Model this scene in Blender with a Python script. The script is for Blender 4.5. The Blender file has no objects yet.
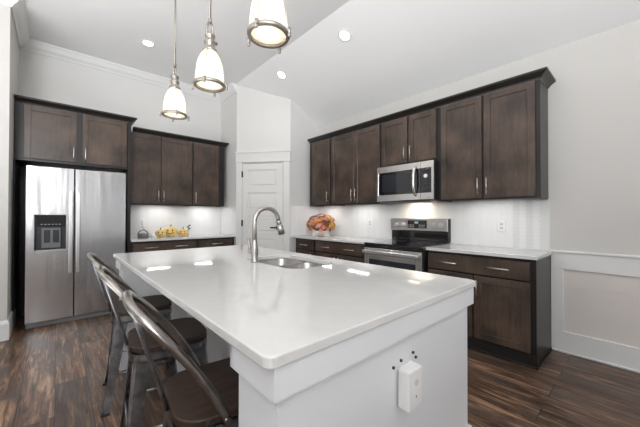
import bpy, bmesh, math, random
from mathutils import Vector, Matrix
random.seed(7)
S = bpy.context.scene
COL = S.collection
PI = math.pi

# ------------------------------------------------------------------ camera
cam_d = bpy.data.cameras.new('camera')
cam = bpy.data.objects.new('camera', cam_d); COL.objects.link(cam)
cam_d.sensor_fit = 'HORIZONTAL'; cam_d.sensor_width = 36.0
cam_d.lens = 36.0 * 292.698 / 640.0
cam_d.clip_start = 0.05
_y, _p, _r = math.radians(41.985), math.radians(0.497), math.radians(0.075)
_R = Vector((math.cos(_y), -math.sin(_y), 0)); _F = Vector((math.sin(_y), math.cos(_y), 0)); _U = Vector((0, 0, 1))
_F2 = _F * math.cos(_p) + _U * math.sin(_p); _U2 = _U * math.cos(_p) - _F * math.sin(_p)
_R3 = _R * math.cos(_r) + _U2 * math.sin(_r); _U3 = _U2 * math.cos(_r) - _R * math.sin(_r)
m = Matrix((( _R3.x, _U3.x, -_F2.x, 0), (_R3.y, _U3.y, -_F2.y, 0), (_R3.z, _U3.z, -_F2.z, 1.237), (0, 0, 0, 1)))
cam.matrix_world = m
S.camera = cam

# ------------------------------------------------------------------ world, light, exposure
W = bpy.data.worlds.new('world'); S.world = W; W.use_nodes = True
bg = W.node_tree.nodes['Background']
bg.inputs[0].default_value = (0.86, 0.93, 1.0, 1); bg.inputs[1].default_value = 0.3
S.view_settings.view_transform = 'Standard'; S.view_settings.look = 'None'
S.view_settings.exposure = 0.14; S.view_settings.gamma = 1.0
S.view_settings.use_curve_mapping = False

def area(name, loc, direction, sx, sy, watts, color=(1, 1, 1), spread=PI):
    d = bpy.data.lights.new(name, 'AREA'); d.shape = 'RECTANGLE'; d.size = sx; d.size_y = sy
    d.energy = watts; d.color = color; d.spread = spread
    o = bpy.data.objects.new(name, d); COL.objects.link(o)
    o.location = loc; o.rotation_euler = Vector(direction).to_track_quat('-Z', 'Y').to_euler()
    return o
# daylight through the windows of the living area behind and to the left of the viewer
DAY = (0.93, 0.965, 1.0)
WIN_FRONT = [(-3.9, -1.3), (0.75, 1.2), (2.1, 3.2)]       # x ranges in the wall behind the camera
WIN_LEFT = [(-2.4, -0.6), (0.6, 2.4)]                      # y ranges in the far left wall
for a, b in WIN_FRONT:
    area('window_daylight', ((a + b) / 2, -4.06, 1.55), (0, 1, 0.0), b - a, 2.1, (b - a) * 2.1 * 3.6, DAY)
for a, b in WIN_LEFT:
    area('window_daylight', (-5.06, (a + b) / 2, 1.55), (1, 0, 0.0), b - a, 2.1, (b - a) * 2.1 * 4.9, DAY)

# added fill lamps out of view, aimed up to brighten ceiling and upper walls
area('added_uplight', (-1.5, -2.5, 2.3), (.47, .78, .60), 1.8, 1.8, 152, (.97, .985, 1.0), math.radians(118))
area('added_uplight', (-1.8, 2.0, .9), (.28, .10, 1), 2.2, 2.8, 72, (.98, .99, 1.0), math.radians(140))
# ------------------------------------------------------------------ materials
def nmat(name):
    m = bpy.data.materials.new(name); m.use_nodes = True
    nt = m.node_tree; b = nt.nodes['Principled BSDF']
    return m, nt, b
def simple(name, col, rough=0.5, metal=0.0, noise=0.0, nscale=8.0, bump=0.0, bscale=200.0, coat=0.0, emit=None, estr=0.0, spec=0.5):
    m, nt, b = nmat(name)
    b.inputs['Base Color'].default_value = (*col, 1); b.inputs['Roughness'].default_value = rough
    b.inputs['Metallic'].default_value = metal; b.inputs['Coat Weight'].default_value = coat
    b.inputs['Specular IOR Level'].default_value = spec
    if noise or bump:
        tc = nt.nodes.new('ShaderNodeTexCoord')
    if noise:
        n = nt.nodes.new('ShaderNodeTexNoise'); n.inputs['Scale'].default_value = nscale; n.inputs['Detail'].default_value = 5
        nt.links.new(tc.outputs['Object'], n.inputs['Vector'])
        r = nt.nodes.new('ShaderNodeValToRGB')
        r.color_ramp.elements[0].position = 0.3; r.color_ramp.elements[1].position = 0.7
        r.color_ramp.elements[0].color = (*[c * (1 - noise) for c in col], 1)
        r.color_ramp.elements[1].color = (*[min(1, c * (1 + noise)) for c in col], 1)
        nt.links.new(n.outputs['Fac'], r.inputs[0]); nt.links.new(r.outputs[0], b.inputs['Base Color'])
    if bump:
        n2 = nt.nodes.new('ShaderNodeTexNoise'); n2.inputs['Scale'].default_value = bscale
        nt.links.new(tc.outputs['Object'], n2.inputs['Vector'])
        bp = nt.nodes.new('ShaderNodeBump'); bp.inputs['Strength'].default_value = bump; bp.inputs['Distance'].default_value = 0.002
        nt.links.new(n2.outputs['Fac'], bp.inputs['Height']); nt.links.new(bp.outputs[0], b.inputs['Normal'])
    if emit:
        b.inputs['Emission Color'].default_value = (*emit, 1); b.inputs['Emission Strength'].default_value = estr
    return m

def wood(name, c0, c1, rough, stretch=(1.0, 1.0, 0.12), scale=9.0, cloud=2.5, fine=0.35):
    """stained wood: cloudy blotches mixed with fine grain drawn along one axis (object coordinates)"""
    m, nt, b = nmat(name)
    tc = nt.nodes.new('ShaderNodeTexCoord'); mp = nt.nodes.new('ShaderNodeMapping')
    mp.inputs['Scale'].default_value = stretch
    info = nt.nodes.new('ShaderNodeObjectInfo')
    add = nt.nodes.new('ShaderNodeVectorMath'); add.operation = 'ADD'
    mul = nt.nodes.new('ShaderNodeVectorMath'); mul.operation = 'SCALE'; mul.inputs['Scale'].default_value = 1.0
    cmb = nt.nodes.new('ShaderNodeCombineXYZ'); sc = nt.nodes.new('ShaderNodeMath'); sc.operation = 'MULTIPLY'; sc.inputs[1].default_value = 17.0
    nt.links.new(info.outputs['Random'], sc.inputs[0])
    for i in range(3): nt.links.new(sc.outputs[0], cmb.inputs[i])
    nt.links.new(tc.outputs['Object'], add.inputs[0]); nt.links.new(cmb.outputs[0], add.inputs[1])
    nt.links.new(add.outputs[0], mp.inputs['Vector'])
    g = nt.nodes.new('ShaderNodeTexNoise'); g.inputs['Scale'].default_value = scale * 6; g.inputs['Detail'].default_value = 6; g.inputs['Roughness'].default_value = 0.65
    nt.links.new(mp.outputs[0], g.inputs['Vector'])
    c = nt.nodes.new('ShaderNodeTexNoise'); c.inputs['Scale'].default_value = cloud; c.inputs['Detail'].default_value = 4
    nt.links.new(add.outputs[0], c.inputs['Vector'])
    mx = nt.nodes.new('ShaderNodeMix'); mx.data_type = 'FLOAT'; mx.inputs[0].default_value = fine
    nt.links.new(c.outputs['Fac'], mx.inputs[2]); nt.links.new(g.outputs['Fac'], mx.inputs[3])
    r = nt.nodes.new('ShaderNodeValToRGB')
    r.color_ramp.elements[0].position = 0.33; r.color_ramp.elements[1].position = 0.68
    r.color_ramp.elements[0].color = (*c0, 1); r.color_ramp.elements[1].color = (*c1, 1)
    nt.links.new(mx.outputs[0], r.inputs[0]); nt.links.new(r.outputs[0], b.inputs['Base Color'])
    b.inputs['Roughness'].default_value = rough
    bp = nt.nodes.new('ShaderNodeBump'); bp.inputs['Strength'].default_value = 0.06; bp.inputs['Distance'].default_value = 0.002
    nt.links.new(g.outputs['Fac'], bp.inputs['Height']); nt.links.new(bp.outputs[0], b.inputs['Normal'])
    return m

def brushed(name, col, rough, amp=0.3):
    """brushed sheet steel: fine brushing in the gloss, and the slight upright waviness of thin sheet"""
    m, nt, b = nmat(name)
    b.inputs['Metallic'].default_value = 1.0
    b.inputs['Base Color'].default_value = (*col, 1)
    tc = nt.nodes.new('ShaderNodeTexCoord'); mp = nt.nodes.new('ShaderNodeMapping')
    mp.inputs['Scale'].default_value = (4, 4, 260)
    nt.links.new(tc.outputs['Object'], mp.inputs['Vector'])
    n = nt.nodes.new('ShaderNodeTexNoise'); n.inputs['Scale'].default_value = 1.0; n.inputs['Detail'].default_value = 2
    nt.links.new(mp.outputs[0], n.inputs['Vector'])
    mr = nt.nodes.new('ShaderNodeMapRange'); mr.inputs[3].default_value = rough - .03; mr.inputs[4].default_value = rough + .03
    nt.links.new(n.outputs['Fac'], mr.inputs[0]); nt.links.new(mr.outputs[0], b.inputs['Roughness'])
    w = nt.nodes.new('ShaderNodeTexNoise'); w.inputs['Scale'].default_value = 1.0; w.inputs['Detail'].default_value = 2
    mp2 = nt.nodes.new('ShaderNodeMapping'); mp2.inputs['Scale'].default_value = (6.5, 6.5, 0.7)
    nt.links.new(tc.outputs['Object'], mp2.inputs['Vector']); nt.links.new(mp2.outputs[0], w.inputs['Vector'])
    bp = nt.nodes.new('ShaderNodeBump'); bp.inputs['Strength'].default_value = amp; bp.inputs['Distance'].default_value = 0.02
    nt.links.new(w.outputs['Fac'], bp.inputs['Height']); nt.links.new(bp.outputs[0], b.inputs['Normal'])
    return m

def floor_mat():
    m, nt, b = nmat('plank_floor')
    tc = nt.nodes.new('ShaderNodeTexCoord'); mp = nt.nodes.new('ShaderNodeMapping')
    mp.inputs['Rotation'].default_value = (0, 0, PI / 2)
    nt.links.new(tc.outputs['Object'], mp.inputs['Vector'])
    br = nt.nodes.new('ShaderNodeTexBrick')
    br.inputs['Scale'].default_value = 1.0; br.inputs['Brick Width'].default_value = 1.22; br.inputs['Row Height'].default_value = 0.18
    br.inputs['Mortar Size'].default_value = 0.0022; br.inputs['Mortar Smooth'].default_value = 0.1; br.inputs['Bias'].default_value = 0.0
    br.offset = 0.37; br.offset_frequency = 2
    br.inputs['Color1'].default_value = (0, 0, 0, 1); br.inputs['Color2'].default_value = (1, 1, 1, 1); br.inputs['Mortar'].default_value = (0.5, 0.5, 0.5, 1)
    nt.links.new(mp.outputs[0], br.inputs['Vector'])
    # offset the grain per plank
    sh = nt.nodes.new('ShaderNodeVectorMath'); sh.operation = 'SCALE'; sh.inputs['Scale'].default_value = 9.0
    nt.links.new(br.outputs['Color'], sh.inputs[0])
    ad = nt.nodes.new('ShaderNodeVectorMath'); ad.operation = 'ADD'
    nt.links.new(mp.outputs[0], ad.inputs[0]); nt.links.new(sh.outputs[0], ad.inputs[1])
    st = nt.nodes.new('ShaderNodeMapping'); st.inputs['Scale'].default_value = (1.1, 12.0, 5.0)
    nt.links.new(ad.outputs[0], st.inputs['Vector'])
    g = nt.nodes.new('ShaderNodeTexNoise'); g.inputs['Scale'].default_value = 2.4; g.inputs['Detail'].default_value = 8; g.inputs['Roughness'].default_value = 0.68; g.inputs['Distortion'].default_value = 0.9
    nt.links.new(st.outputs[0], g.inputs['Vector'])
    st2 = nt.nodes.new('ShaderNodeMapping'); st2.inputs['Scale'].default_value = (1.0, 3.0, 1.0)
    nt.links.new(ad.outputs[0], st2.inputs['Vector'])
    k = nt.nodes.new('ShaderNodeTexNoise'); k.inputs['Scale'].default_value = 2.2; k.inputs['Detail'].default_value = 4
    nt.links.new(st2.outputs[0], k.inputs['Vector'])
    r = nt.nodes.new('ShaderNodeValToRGB'); e = r.color_ramp.elements
    e[0].position = 0.34; e[0].color = (0.026, 0.016, 0.012, 1)
    e[1].position = 0.66; e[1].color = (0.36, 0.225, 0.145, 1)
    x = e.new(0.51); x.color = (0.135, 0.075, 0.045, 1)
    x = e.new(0.42); x.color = (0.066, 0.036, 0.024, 1)
    nt.links.new(g.outputs['Fac'], r.inputs[0])
    # grey worn patches
    r2 = nt.nodes.new('ShaderNodeValToRGB'); r2.color_ramp.elements[0].position = 0.48; r2.color_ramp.elements[1].position = 0.68
    nt.links.new(k.outputs['Fac'], r2.inputs[0])
    mx = nt.nodes.new('ShaderNodeMix'); mx.data_type = 'RGBA'
    nt.links.new(r2.outputs[0], mx.inputs[0]); nt.links.new(r.outputs[0], mx.inputs[6]); mx.inputs[7].default_value = (0.085, 0.066, 0.056, 1)
    # plank to plank tone
    mr = nt.nodes.new('ShaderNodeMapRange'); mr.inputs[3].default_value = 0.72; mr.inputs[4].default_value = 1.35
    nt.links.new(br.outputs['Color'], mr.inputs[0])
    hs = nt.nodes.new('ShaderNodeHueSaturation'); nt.links.new(mr.outputs[0], hs.inputs['Value']); nt.links.new(mx.outputs[2], hs.inputs['Color'])
    md = nt.nodes.new('ShaderNodeMix'); md.data_type = 'RGBA'
    nt.links.new(br.outputs['Fac'], md.inputs[0]); nt.links.new(hs.outputs[0], md.inputs[6]); md.inputs[7].default_value = (0.012, 0.008, 0.006, 1)
    nt.links.new(md.outputs[2], b.inputs['Base Color'])
    b.inputs['Roughness'].default_value = 0.36
    inv = nt.nodes.new('ShaderNodeMath'); inv.operation = 'SUBTRACT'; inv.inputs[0].default_value = 1.0
    nt.links.new(br.outputs['Fac'], inv.inputs[1])
    bm_ = nt.nodes.new('ShaderNodeMath'); bm_.operation = 'MULTIPLY_ADD'; bm_.inputs[1].default_value = 0.25
    nt.links.new(g.outputs['Fac'], bm_.inputs[0]); nt.links.new(inv.outputs[0], bm_.inputs[2])
    bp = nt.nodes.new('ShaderNodeBump'); bp.inputs['Strength'].default_value = 0.35; bp.inputs['Distance'].default_value = 0.002
    nt.links.new(bm_.outputs[0], bp.inputs['Height']); nt.links.new(bp.outputs[0], b.inputs['Normal'])
    return m

M = {}
M['wall'] = simple('wall_paint', (0.69, 0.685, 0.67), 0.75, bump=0.08, bscale=260)
M['wall_grey'] = simple('wall_paint_greige', (0.60, 0.585, 0.56), 0.75, bump=0.08, bscale=260)
M['panel_tan'] = simple('wall_paint_taupe', (0.72, 0.67, 0.635), 0.7, bump=0.08, bscale=260)
M['ceiling'] = simple('ceiling_paint', (0.86, 0.86, 0.86), 0.85, bump=0.06, bscale=180)
M['trim'] = simple('trim_paint', (0.77, 0.77, 0.76), 0.38)
M['door_white'] = simple('door_paint', (0.70, 0.695, 0.675), 0.35)
M['island'] = simple('island_paint', (0.74, 0.75, 0.765), 0.36)
M['quartz'] = simple('white_quartz', (0.65, 0.645, 0.63), 0.05, noise=0.02, nscale=14, coat=0.0)
M['tile'] = simple('white_tile', (0.80, 0.80, 0.80), 0.18)
M['grout'] = simple('tile_grout', (0.68, 0.68, 0.67), 0.8)
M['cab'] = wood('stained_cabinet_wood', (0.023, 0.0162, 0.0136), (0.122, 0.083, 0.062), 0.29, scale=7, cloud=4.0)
M['cab_dark'] = wood('shaded_frame_wood', (0.010, 0.0078, 0.0072), (0.020, 0.0158, 0.0145), 0.34)  # cabinet stain darkened so the shadow around the doors is in the colour
M['cab_in'] = simple('dark_toe_board', (0.012, 0.010, 0.010), 0.5)
M['floor'] = floor_mat()
M['steel'] = brushed('brushed_steel', (0.60, 0.60, 0.61), 0.22, 0.35)
M['steel_h'] = brushed('brushed_steel_light', (0.70, 0.69, 0.68), 0.25, 0.1)
M['handle'] = simple('polished_handle', (0.86, 0.86, 0.86), 0.25, 1.0)
M['nickel'] = simple('brushed_nickel', (0.62, 0.59, 0.55), 0.3, 1.0)
M['faucet'] = simple('faucet_nickel', (0.47, 0.445, 0.42), 0.45, 1.0)
M['pewter'] = simple('antique_pewter', (0.42, 0.385, 0.345), 0.45, 1.0, noise=0.15, nscale=30)
M['sink'] = brushed('sink_steel', (0.50, 0.48, 0.46), 0.42, 0.05)
M['black_glass'] = simple('black_glass', (0.008, 0.008, 0.010), 0.04, 0, coat=0.5)
M['oven_glass'] = simple('oven_glass', (0.022, 0.024, 0.030), 0.05)
M['black'] = simple('black_plastic', (0.012, 0.012, 0.013), 0.4)
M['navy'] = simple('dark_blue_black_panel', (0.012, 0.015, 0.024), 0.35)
M['grey_pl'] = simple('grey_plastic', (0.16, 0.165, 0.17), 0.45)
M['silver_pl'] = simple('silver_plastic', (0.5, 0.5, 0.52), 0.35, 0.4)
M['white_pl'] = simple('white_plastic', (0.80, 0.795, 0.78), 0.35)
M['slot'] = simple('outlet_slot', (0.05, 0.05, 0.05), 0.5)
M['gun'] = simple('gunmetal', (0.27, 0.275, 0.285), 0.30, 1.0, noise=0.5, nscale=16)
M['gun_raw'] = simple('raw_gunmetal_tube', (0.33, 0.31, 0.29), 0.28, 1.0, noise=0.35, nscale=14)
M['seat_wood'] = wood('dark_elm_seat', (0.009, 0.005, 0.0035), (0.058, 0.030, 0.018), 0.5, stretch=(0.25, 1.6, 1.0), scale=5, cloud=5, fine=0.6)
M['rubber'] = simple('black_rubber', (0.02, 0.02, 0.02), 0.7)
M['shade'] = None
M['screen'] = simple('lit_display', (0.01, 0.01, 0.012), 0.1, emit=(0.6, 0.8, 1.0), estr=0.5)
M['led'] = simple('led_strip', (1, 1, 1), 0.4, emit=(1.0, 0.98, 0.95), estr=9.0)
M['can'] = simple('downlight_lens', (1, 1, 1), 0.4, emit=(1.0, 0.98, 0.95), estr=14.0)
M['bulb'] = simple('bulb', (1, 1, 1), 0.4, emit=(1.0, 0.95, 0.85), estr=1.6)
M['lamp_amber'] = simple('hood_lamp', (1, 1, 1), 0.4, emit=(1.0, 0.84, 0.66), estr=3.0)
M['pumpkin'] = simple('golden_pumpkin', (0.80, 0.57, 0.19), 0.5, noise=0.25, nscale=12)
M['pump_face'] = simple('black_face_paint', (0.03, 0.02, 0.012), 0.6)
M['stem'] = simple('dark_stem', (0.06, 0.055, 0.03), 0.7)
M['leaf'] = simple('dark_leaf', (0.34, 0.12, 0.05), 0.6, noise=0.4)
M['fl_rust'] = simple('rust_petal', (0.60, 0.22, 0.12), 0.6, noise=0.3)
M['fl_pink'] = simple('dusty_pink_petal', (0.70, 0.38, 0.33), 0.6, noise=0.25)
M['fl_orange'] = simple('orange_petal', (0.75, 0.32, 0.06), 0.6, noise=0.25)
M['fl_gold'] = simple('gold_petal', (0.85, 0.55, 0.08), 0.6, noise=0.2)
M['fl_plum'] = simple('plum_petal', (0.22, 0.10, 0.11), 0.6, noise=0.3)
M['planter'] = simple('whitewashed_wood', (0.72, 0.70, 0.67), 0.6, noise=0.12, nscale=30)
M['tan'] = simple('tan_fabric', (0.60, 0.42, 0.28), 0.7)

def ribbed_glass():
    m, nt, b = nmat('ribbed_milk_glass')
    out = nt.nodes['Material Output']
    b.inputs['Base Color'].default_value = (0.95, 0.93, 0.88, 1); b.inputs['Roughness'].default_value = 0.22
    tr = nt.nodes.new('ShaderNodeBsdfTranslucent'); tr.inputs[0].default_value = (0.97, 0.94, 0.87, 1)
    mx = nt.nodes.new('ShaderNodeMixShader'); mx.inputs[0].default_value = 0.62
    nt.links.new(b.outputs[0], mx.inputs[1]); nt.links.new(tr.outputs[0], mx.inputs[2])
    nt.links.new(mx.outputs[0], out.inputs['Surface'])
    return m
M['shade'] = ribbed_glass()
def clear_glass():
    m, nt, b = nmat('window_glass')
    b.inputs['Base Color'].default_value = (1, 1, 1, 1); b.inputs['Roughness'].default_value = 0.0
    b.inputs['Transmission Weight'].default_value = 1.0; b.inputs['IOR'].default_value = 1.02
    return m
M['glass'] = clear_glass()

# ------------------------------------------------------------------ mesh builder
class MB:
    def __init__(s): s.bm = bmesh.new(); s.mats = []; s.mi = 0
    def use(s, mat):
        if mat not in s.mats: s.mats.append(mat)
        s.mi = s.mats.index(mat); return s
    def _tag(s, faces, smooth=False):
        for f in faces: f.material_index = s.mi; f.smooth = smooth
    def box(s, x0, x1, y0, y1, z0, z1, bev=0.0, seg=1):
        b = bmesh.new()
        vs = [b.verts.new((x, y, z)) for x in (x0, x1) for y in (y0, y1) for z in (z0, z1)]
        for q in ((0, 1, 3, 2), (4, 6, 7, 5), (0, 4, 5, 1), (2, 3, 7, 6), (0, 2, 6, 4), (1, 5, 7, 3)):
            b.faces.new([vs[i] for i in q])
        if bev: bmesh.ops.bevel(b, geom=b.edges[:], offset=bev, segments=seg, affect='EDGES', profile=0.5)
        return s._merge(b)
    def _merge(s, b, M4=None, smooth=False):
        bmesh.ops.recalc_face_normals(b, faces=b.faces[:])
        mp = {}
        for v in b.verts: mp[v] = s.bm.verts.new(M4 @ v.co if M4 else v.co)
        for f in b.faces:
            nf = s.bm.faces.new([mp[v] for v in f.verts]); nf.material_index = s.mi; nf.smooth = smooth or f.smooth
        b.free(); return s
    def cyl(s, p0, p1, r0, r1=None, n=16, smooth=True):
        p0, p1 = Vector(p0), Vector(p1); r1 = r0 if r1 is None else r1
        d = (p1 - p0); L = d.length; q = d.to_track_quat('Z', 'Y').to_matrix().to_4x4()
        b = bmesh.new()
        bmesh.ops.create_cone(b, cap_ends=True, segments=n, radius1=r0, radius2=r1, depth=L)
        if smooth:
            for f in b.faces: f.smooth = len(f.verts) == 4
        return s._merge(b, Matrix.Translation((p0 + p1) / 2) @ q)
    def sphere(s, c, r, scale=(1, 1, 1), n=16):
        b = bmesh.new(); bmesh.ops.create_uvsphere(b, u_segments=n, v_segments=max(6, n // 2), radius=r)
        for f in b.faces: f.smooth = True
        return s._merge(b, Matrix.Translation(c) @ Matrix.Diagonal((*scale, 1)))
    def tube(s, pts, r, n=10, closed=False, flat=None):
        """round (or flat = (wide, thick) elliptical) tube swept along points"""
        pts = [Vector(p) for p in pts]; N = len(pts); rings = []
        up = None
        for i, p in enumerate(pts):
            if closed: t = pts[(i + 1) % N] - pts[i - 1]
            else: t = pts[min(i + 1, N - 1)] - pts[max(i - 1, 0)]
            t.normalize()
            if up is None:
                up = Vector((0, 0, 1)) if abs(t.z) < 0.9 else Vector((1, 0, 0))
            a = t.cross(up)
            if a.length < 1e-5: a = t.orthogonal()
            a.normalize(); up = a.cross(t).normalized()
            rr = r[i] if isinstance(r, (list, tuple)) else r
            ra, rb = (flat if flat else (rr, rr))
            rings.append([s.bm.verts.new(p + a * math.cos(2 * PI * k / n) * ra + up * math.sin(2 * PI * k / n) * rb) for k in range(n)])
        fs = []
        for i in range(N if closed else N - 1):
            A, B = rings[i], rings[(i + 1) % N]
            for k in range(n): fs.append(s.bm.faces.new((A[k], A[(k + 1) % n], B[(k + 1) % n], B[k])))
        s._tag(fs, True)
        if not closed: s._tag([s.bm.faces.new(rings[0][::-1]), s.bm.faces.new(rings[-1])])
        return s
    def lathe(s, prof, c=(0, 0, 0), n=32, ribs=0, amp=0.0, smooth=True):
        c = Vector(c); rings = []; fs = []
        for (r, z) in prof:
            ring = []
            for k in range(n):
                a = 2 * PI * k / n
                rr = r * (1 + (amp * math.cos(ribs * a) if ribs else 0))
                ring.append(s.bm.verts.new(c + Vector((rr * math.cos(a), rr * math.sin(a), z))))
            rings.append(ring)
        for i in range(len(rings) - 1):
            for k in range(n):
                fs.append(s.bm.faces.new((rings[i][k], rings[i][(k + 1) % n], rings[i + 1][(k + 1) % n], rings[i + 1][k])))
        s._tag(fs, smooth); return s
    def prism(s, poly, z0, z1, bev=0.0, hole=None, seg=2):
        """extrude a 2D outline (list of xy), optionally with a hole outline"""
        b = bmesh.new(); vs = [b.verts.new((x, y, z1)) for x, y in poly]
        ed = [b.edges.new((vs[i], vs[(i + 1) % len(vs)])) for i in range(len(vs))]
        if hole:
            hv = [b.verts.new((x, y, z1)) for x, y in hole]
            ed += [b.edges.new((hv[i], hv[(i + 1) % len(hv)])) for i in range(len(hv))]
            bmesh.ops.triangle_fill(b, use_beauty=True, edges=ed)
        else: b.faces.new(vs)
        top = b.faces[:]
        r = bmesh.ops.extrude_face_region(b, geom=top)
        for v in [g for g in r['geom'] if isinstance(g, bmesh.types.BMVert)]: v.co.z = z0
        bmesh.ops.recalc_face_normals(b, faces=b.faces[:])
        if bev:
            es = [e for e in b.edges if len(e.link_faces) == 2 and e.calc_face_angle(0) > 1.2 and abs(e.verts[0].co.z - e.verts[1].co.z) < 1e-6]
            bmesh.ops.bevel(b, geom=es, offset=bev, segments=seg, affect='EDGES', profile=0.5)
        return s._merge(b)
    def xform(s, M4):
        bmesh.ops.transform(s.bm, matrix=M4, verts=s.bm.verts[:]); return s
    def build(s, name, mat=None, parent=None, loc=None, rot=None):
        me = bpy.data.meshes.new(name)
        if mat is not None and not s.mats: s.mats = [mat]
        for q in s.mats: me.materials.append(q)
        s.bm.to_mesh(me); s.bm.free()
        o = bpy.data.objects.new(name, me); COL.objects.link(o)
        if parent is not None: o.parent = parent
        if loc is not None: o.location = loc
        if rot is not None: o.rotation_euler = rot
        return o

def thing(name, label, cat, loc=(0, 0, 0), rz=0.0, group=None):
    o = bpy.data.objects.new(name, None); COL.objects.link(o); o.empty_display_size = 0.1
    o.location = loc; o.rotation_euler = (0, 0, rz)
    return tag(o, label, cat, group)
def tag(o, label, cat, group=None):
    o['label'] = label; o['category'] = cat
    if group: o['group'] = group
    return o
def struct(o, label=None, cat=None):
    o['kind'] = 'structure'
    if label: o['label'] = label
    if cat: o['category'] = cat
    return o
def dup(root, loc, rz, label):
    r = root.copy(); COL.objects.link(r); r.location = loc; r.rotation_euler = (0, 0, rz); r['label'] = label
    for ch in list(root.children):
        c = ch.copy(); COL.objects.link(c); c.parent = r
        for g in list(ch.children):
            d = g.copy(); COL.objects.link(d); d.parent = c
    return r
def rrect(x0, x1, y0, y1, r, n=6):
    pts = []
    for cx, cy, a0 in ((x1 - r, y1 - r, 0), (x0 + r, y1 - r, PI / 2), (x0 + r, y0 + r, PI), (x1 - r, y0 + r, 1.5 * PI)):
        for k in range(n + 1):
            a = a0 + PI / 2 * k / n; pts.append((cx + r * math.cos(a), cy + r * math.sin(a)))
    return pts
def sweep(mb, path, prof, side=1, closed=False):
    """sweep profile [(out, z)] along a 2D path with mitred corners; out is to the right of travel when side=1"""
    P = [Vector(p) for p in path]; N = len(P); rings = []
    for i in range(N):
        d0 = (P[i] - P[i - 1]).normalized() if i > 0 else None
        d1 = (P[i + 1] - P[i]).normalized() if i < N - 1 else None
        n0 = Vector((d0.y, -d0.x)) * side if d0 else None
        n1 = Vector((d1.y, -d1.x)) * side if d1 else None
        if n0 is None: off = n1
        elif n1 is None: off = n0
        else:
            b = (n0 + n1).normalized(); off = b / max(0.2, b.dot(n0))
        rings.append([mb.bm.verts.new((P[i].x + off.x * o, P[i].y + off.y * o, z)) for o, z in prof])
    n = len(prof); fs = []
    for i in range(N - 1):
        for k in range(n):
            fs.append(mb.bm.faces.new((rings[i][k], rings[i][(k + 1) % n], rings[i + 1][(k + 1) % n], rings[i + 1][k])))
    fs.append(mb.bm.faces.new(rings[0][::-1])); fs.append(mb.bm.faces.new(rings[-1]))
    mb._tag(fs); bmesh.ops.recalc_face_normals(mb.bm, faces=mb.bm.faces[:]); return mb

# ------------------------------------------------------------------ the room
XR, YB = 3.454, 5.24          # range wall and fridge wall
ZC, XC = 3.46, 2.23           # flat ceiling height, crease of the vault
SL = (ZC - 2.81) / (XR - XC)
def ceil_z(x): return ZC if x <= XC else ZC - (x - XC) * SL
YF, XL = -4.0, -5.0
struct(MB().box(XL - .1, XR + .1, YF - .1, YB + .1, -0.1, 0).build('floor', M['floor']))
struct(MB().prism([(XL - .1, YF - .1), (XC, YF - .1), (XC, YB + .1), (XL - .1, YB + .1)], ZC, ZC + .12).build('ceiling', M['ceiling']))
mb = MB(); v = [mb.bm.verts.new(c) for c in ((XC, YF - .1, ZC), (XR + .1, YF - .1, ceil_z(XR + .1)), (XR + .1, YB + .1, ceil_z(XR + .1)), (XC, YB + .1, ZC),
    (XC, YF - .1, ZC + .12), (XR + .1, YF - .1, ceil_z(XR + .1) + .12), (XR + .1, YB + .1, ceil_z(XR + .1) + .12), (XC, YB + .1, ZC + .12))]
for q in ((0, 3, 2, 1), (4, 5, 6, 7), (0, 1, 5, 4), (1, 2, 6, 5), (2, 3, 7, 6), (3, 0, 4, 7)): mb.bm.faces.new([v[i] for i in q])
struct(mb.build('ceiling_slope', M['ceiling']))
# range wall, with the sunken wainscot panels cut into it in front of the cabinets
mb = MB(); mb.box(XR, XR + .1, YF, YB, 0, 2.81)
struct(mb.build('wall_right', M['wall_grey']))
mb = MB(); mb.box(-0.36, XR, YB, YB + .1, 0, ZC)
struct(mb.build('wall_back', M['wall']))
mb = MB(); mb.box(XL, -0.36, 4.26, YB + .1, 0, ZC)
struct(mb.build('wall_left', M['wall_grey']))
def wall_with_openings(name, axis, val, lo, hi, top, wins, z0, z1):
    mb = MB()
    def bx(a, b, za, zb):
        if axis == 'y': mb.box(a, b, val - .1, val, za, zb)
        else: mb.box(val - .1, val, a, b, za, zb)
    bx(lo, hi, 0, z0); bx(lo, hi, z1, top)
    cur = lo
    for a, b in wins: bx(cur, a, z0, z1); cur = b
    bx(cur, hi, z0, z1)
    return struct(mb.build(name, M['wall_grey']))
wall_with_openings('wall_front', 'y', YF, XL - .1, XR, 2.81, WIN_FRONT, 0.5, 2.6)
mb = MB(); mb.box(XL - .1, XC, YF - .1, YF, 2.81, ZC); struct(mb.build('wall_front_gable', M['wall_grey']))
wall_with_openings('wall_far_left', 'x', XL, YF, 4.26, ZC, WIN_LEFT, 0.5, 2.6)
# pantry closet walls: two short returns and the diagonal wall that carries the door
PA, PB = Vector((2.25, 4.60)), Vector((2.832, 3.87))
poly = [(2.25, YB), (2.25, 4.60), (2.832, 3.87), (XR, 3.87), (XR, YB)]
mb = MB(); lo = [mb.bm.verts.new((x, y, 0)) for x, y in poly]; hi = [mb.bm.verts.new((x, y, ceil_z(x))) for x, y in poly]
for i in range(5): mb.bm.faces.new((lo[i], lo[(i + 1) % 5], hi[(i + 1) % 5], hi[i]))
mb.bm.faces.new(lo[::-1]); mb.bm.faces.new(hi); bmesh.ops.recalc_face_normals(mb.bm, faces=mb.bm.faces[:])
struct(mb.build('wall_pantry', M['wall']))

# crown moulding along the flat part of the ceiling
cr = [(0, ZC - .125), (0.012, ZC - .125), (0.022, ZC - .105), (0.055, ZC - .075), (0.085, ZC - .03), (0.098, ZC - .018), (0.098, ZC - .001), (0, ZC - .001)]
mb = MB(); sweep(mb, [(XL, 4.26), (-0.36, 4.26), (-0.36, YB), (2.25, YB), (2.25, 4.60)], cr, 1)
struct(mb.build('trim_1', M['trim']), 'white crown moulding along the flat ceiling above the fridge wall', 'crown moulding')
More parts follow.
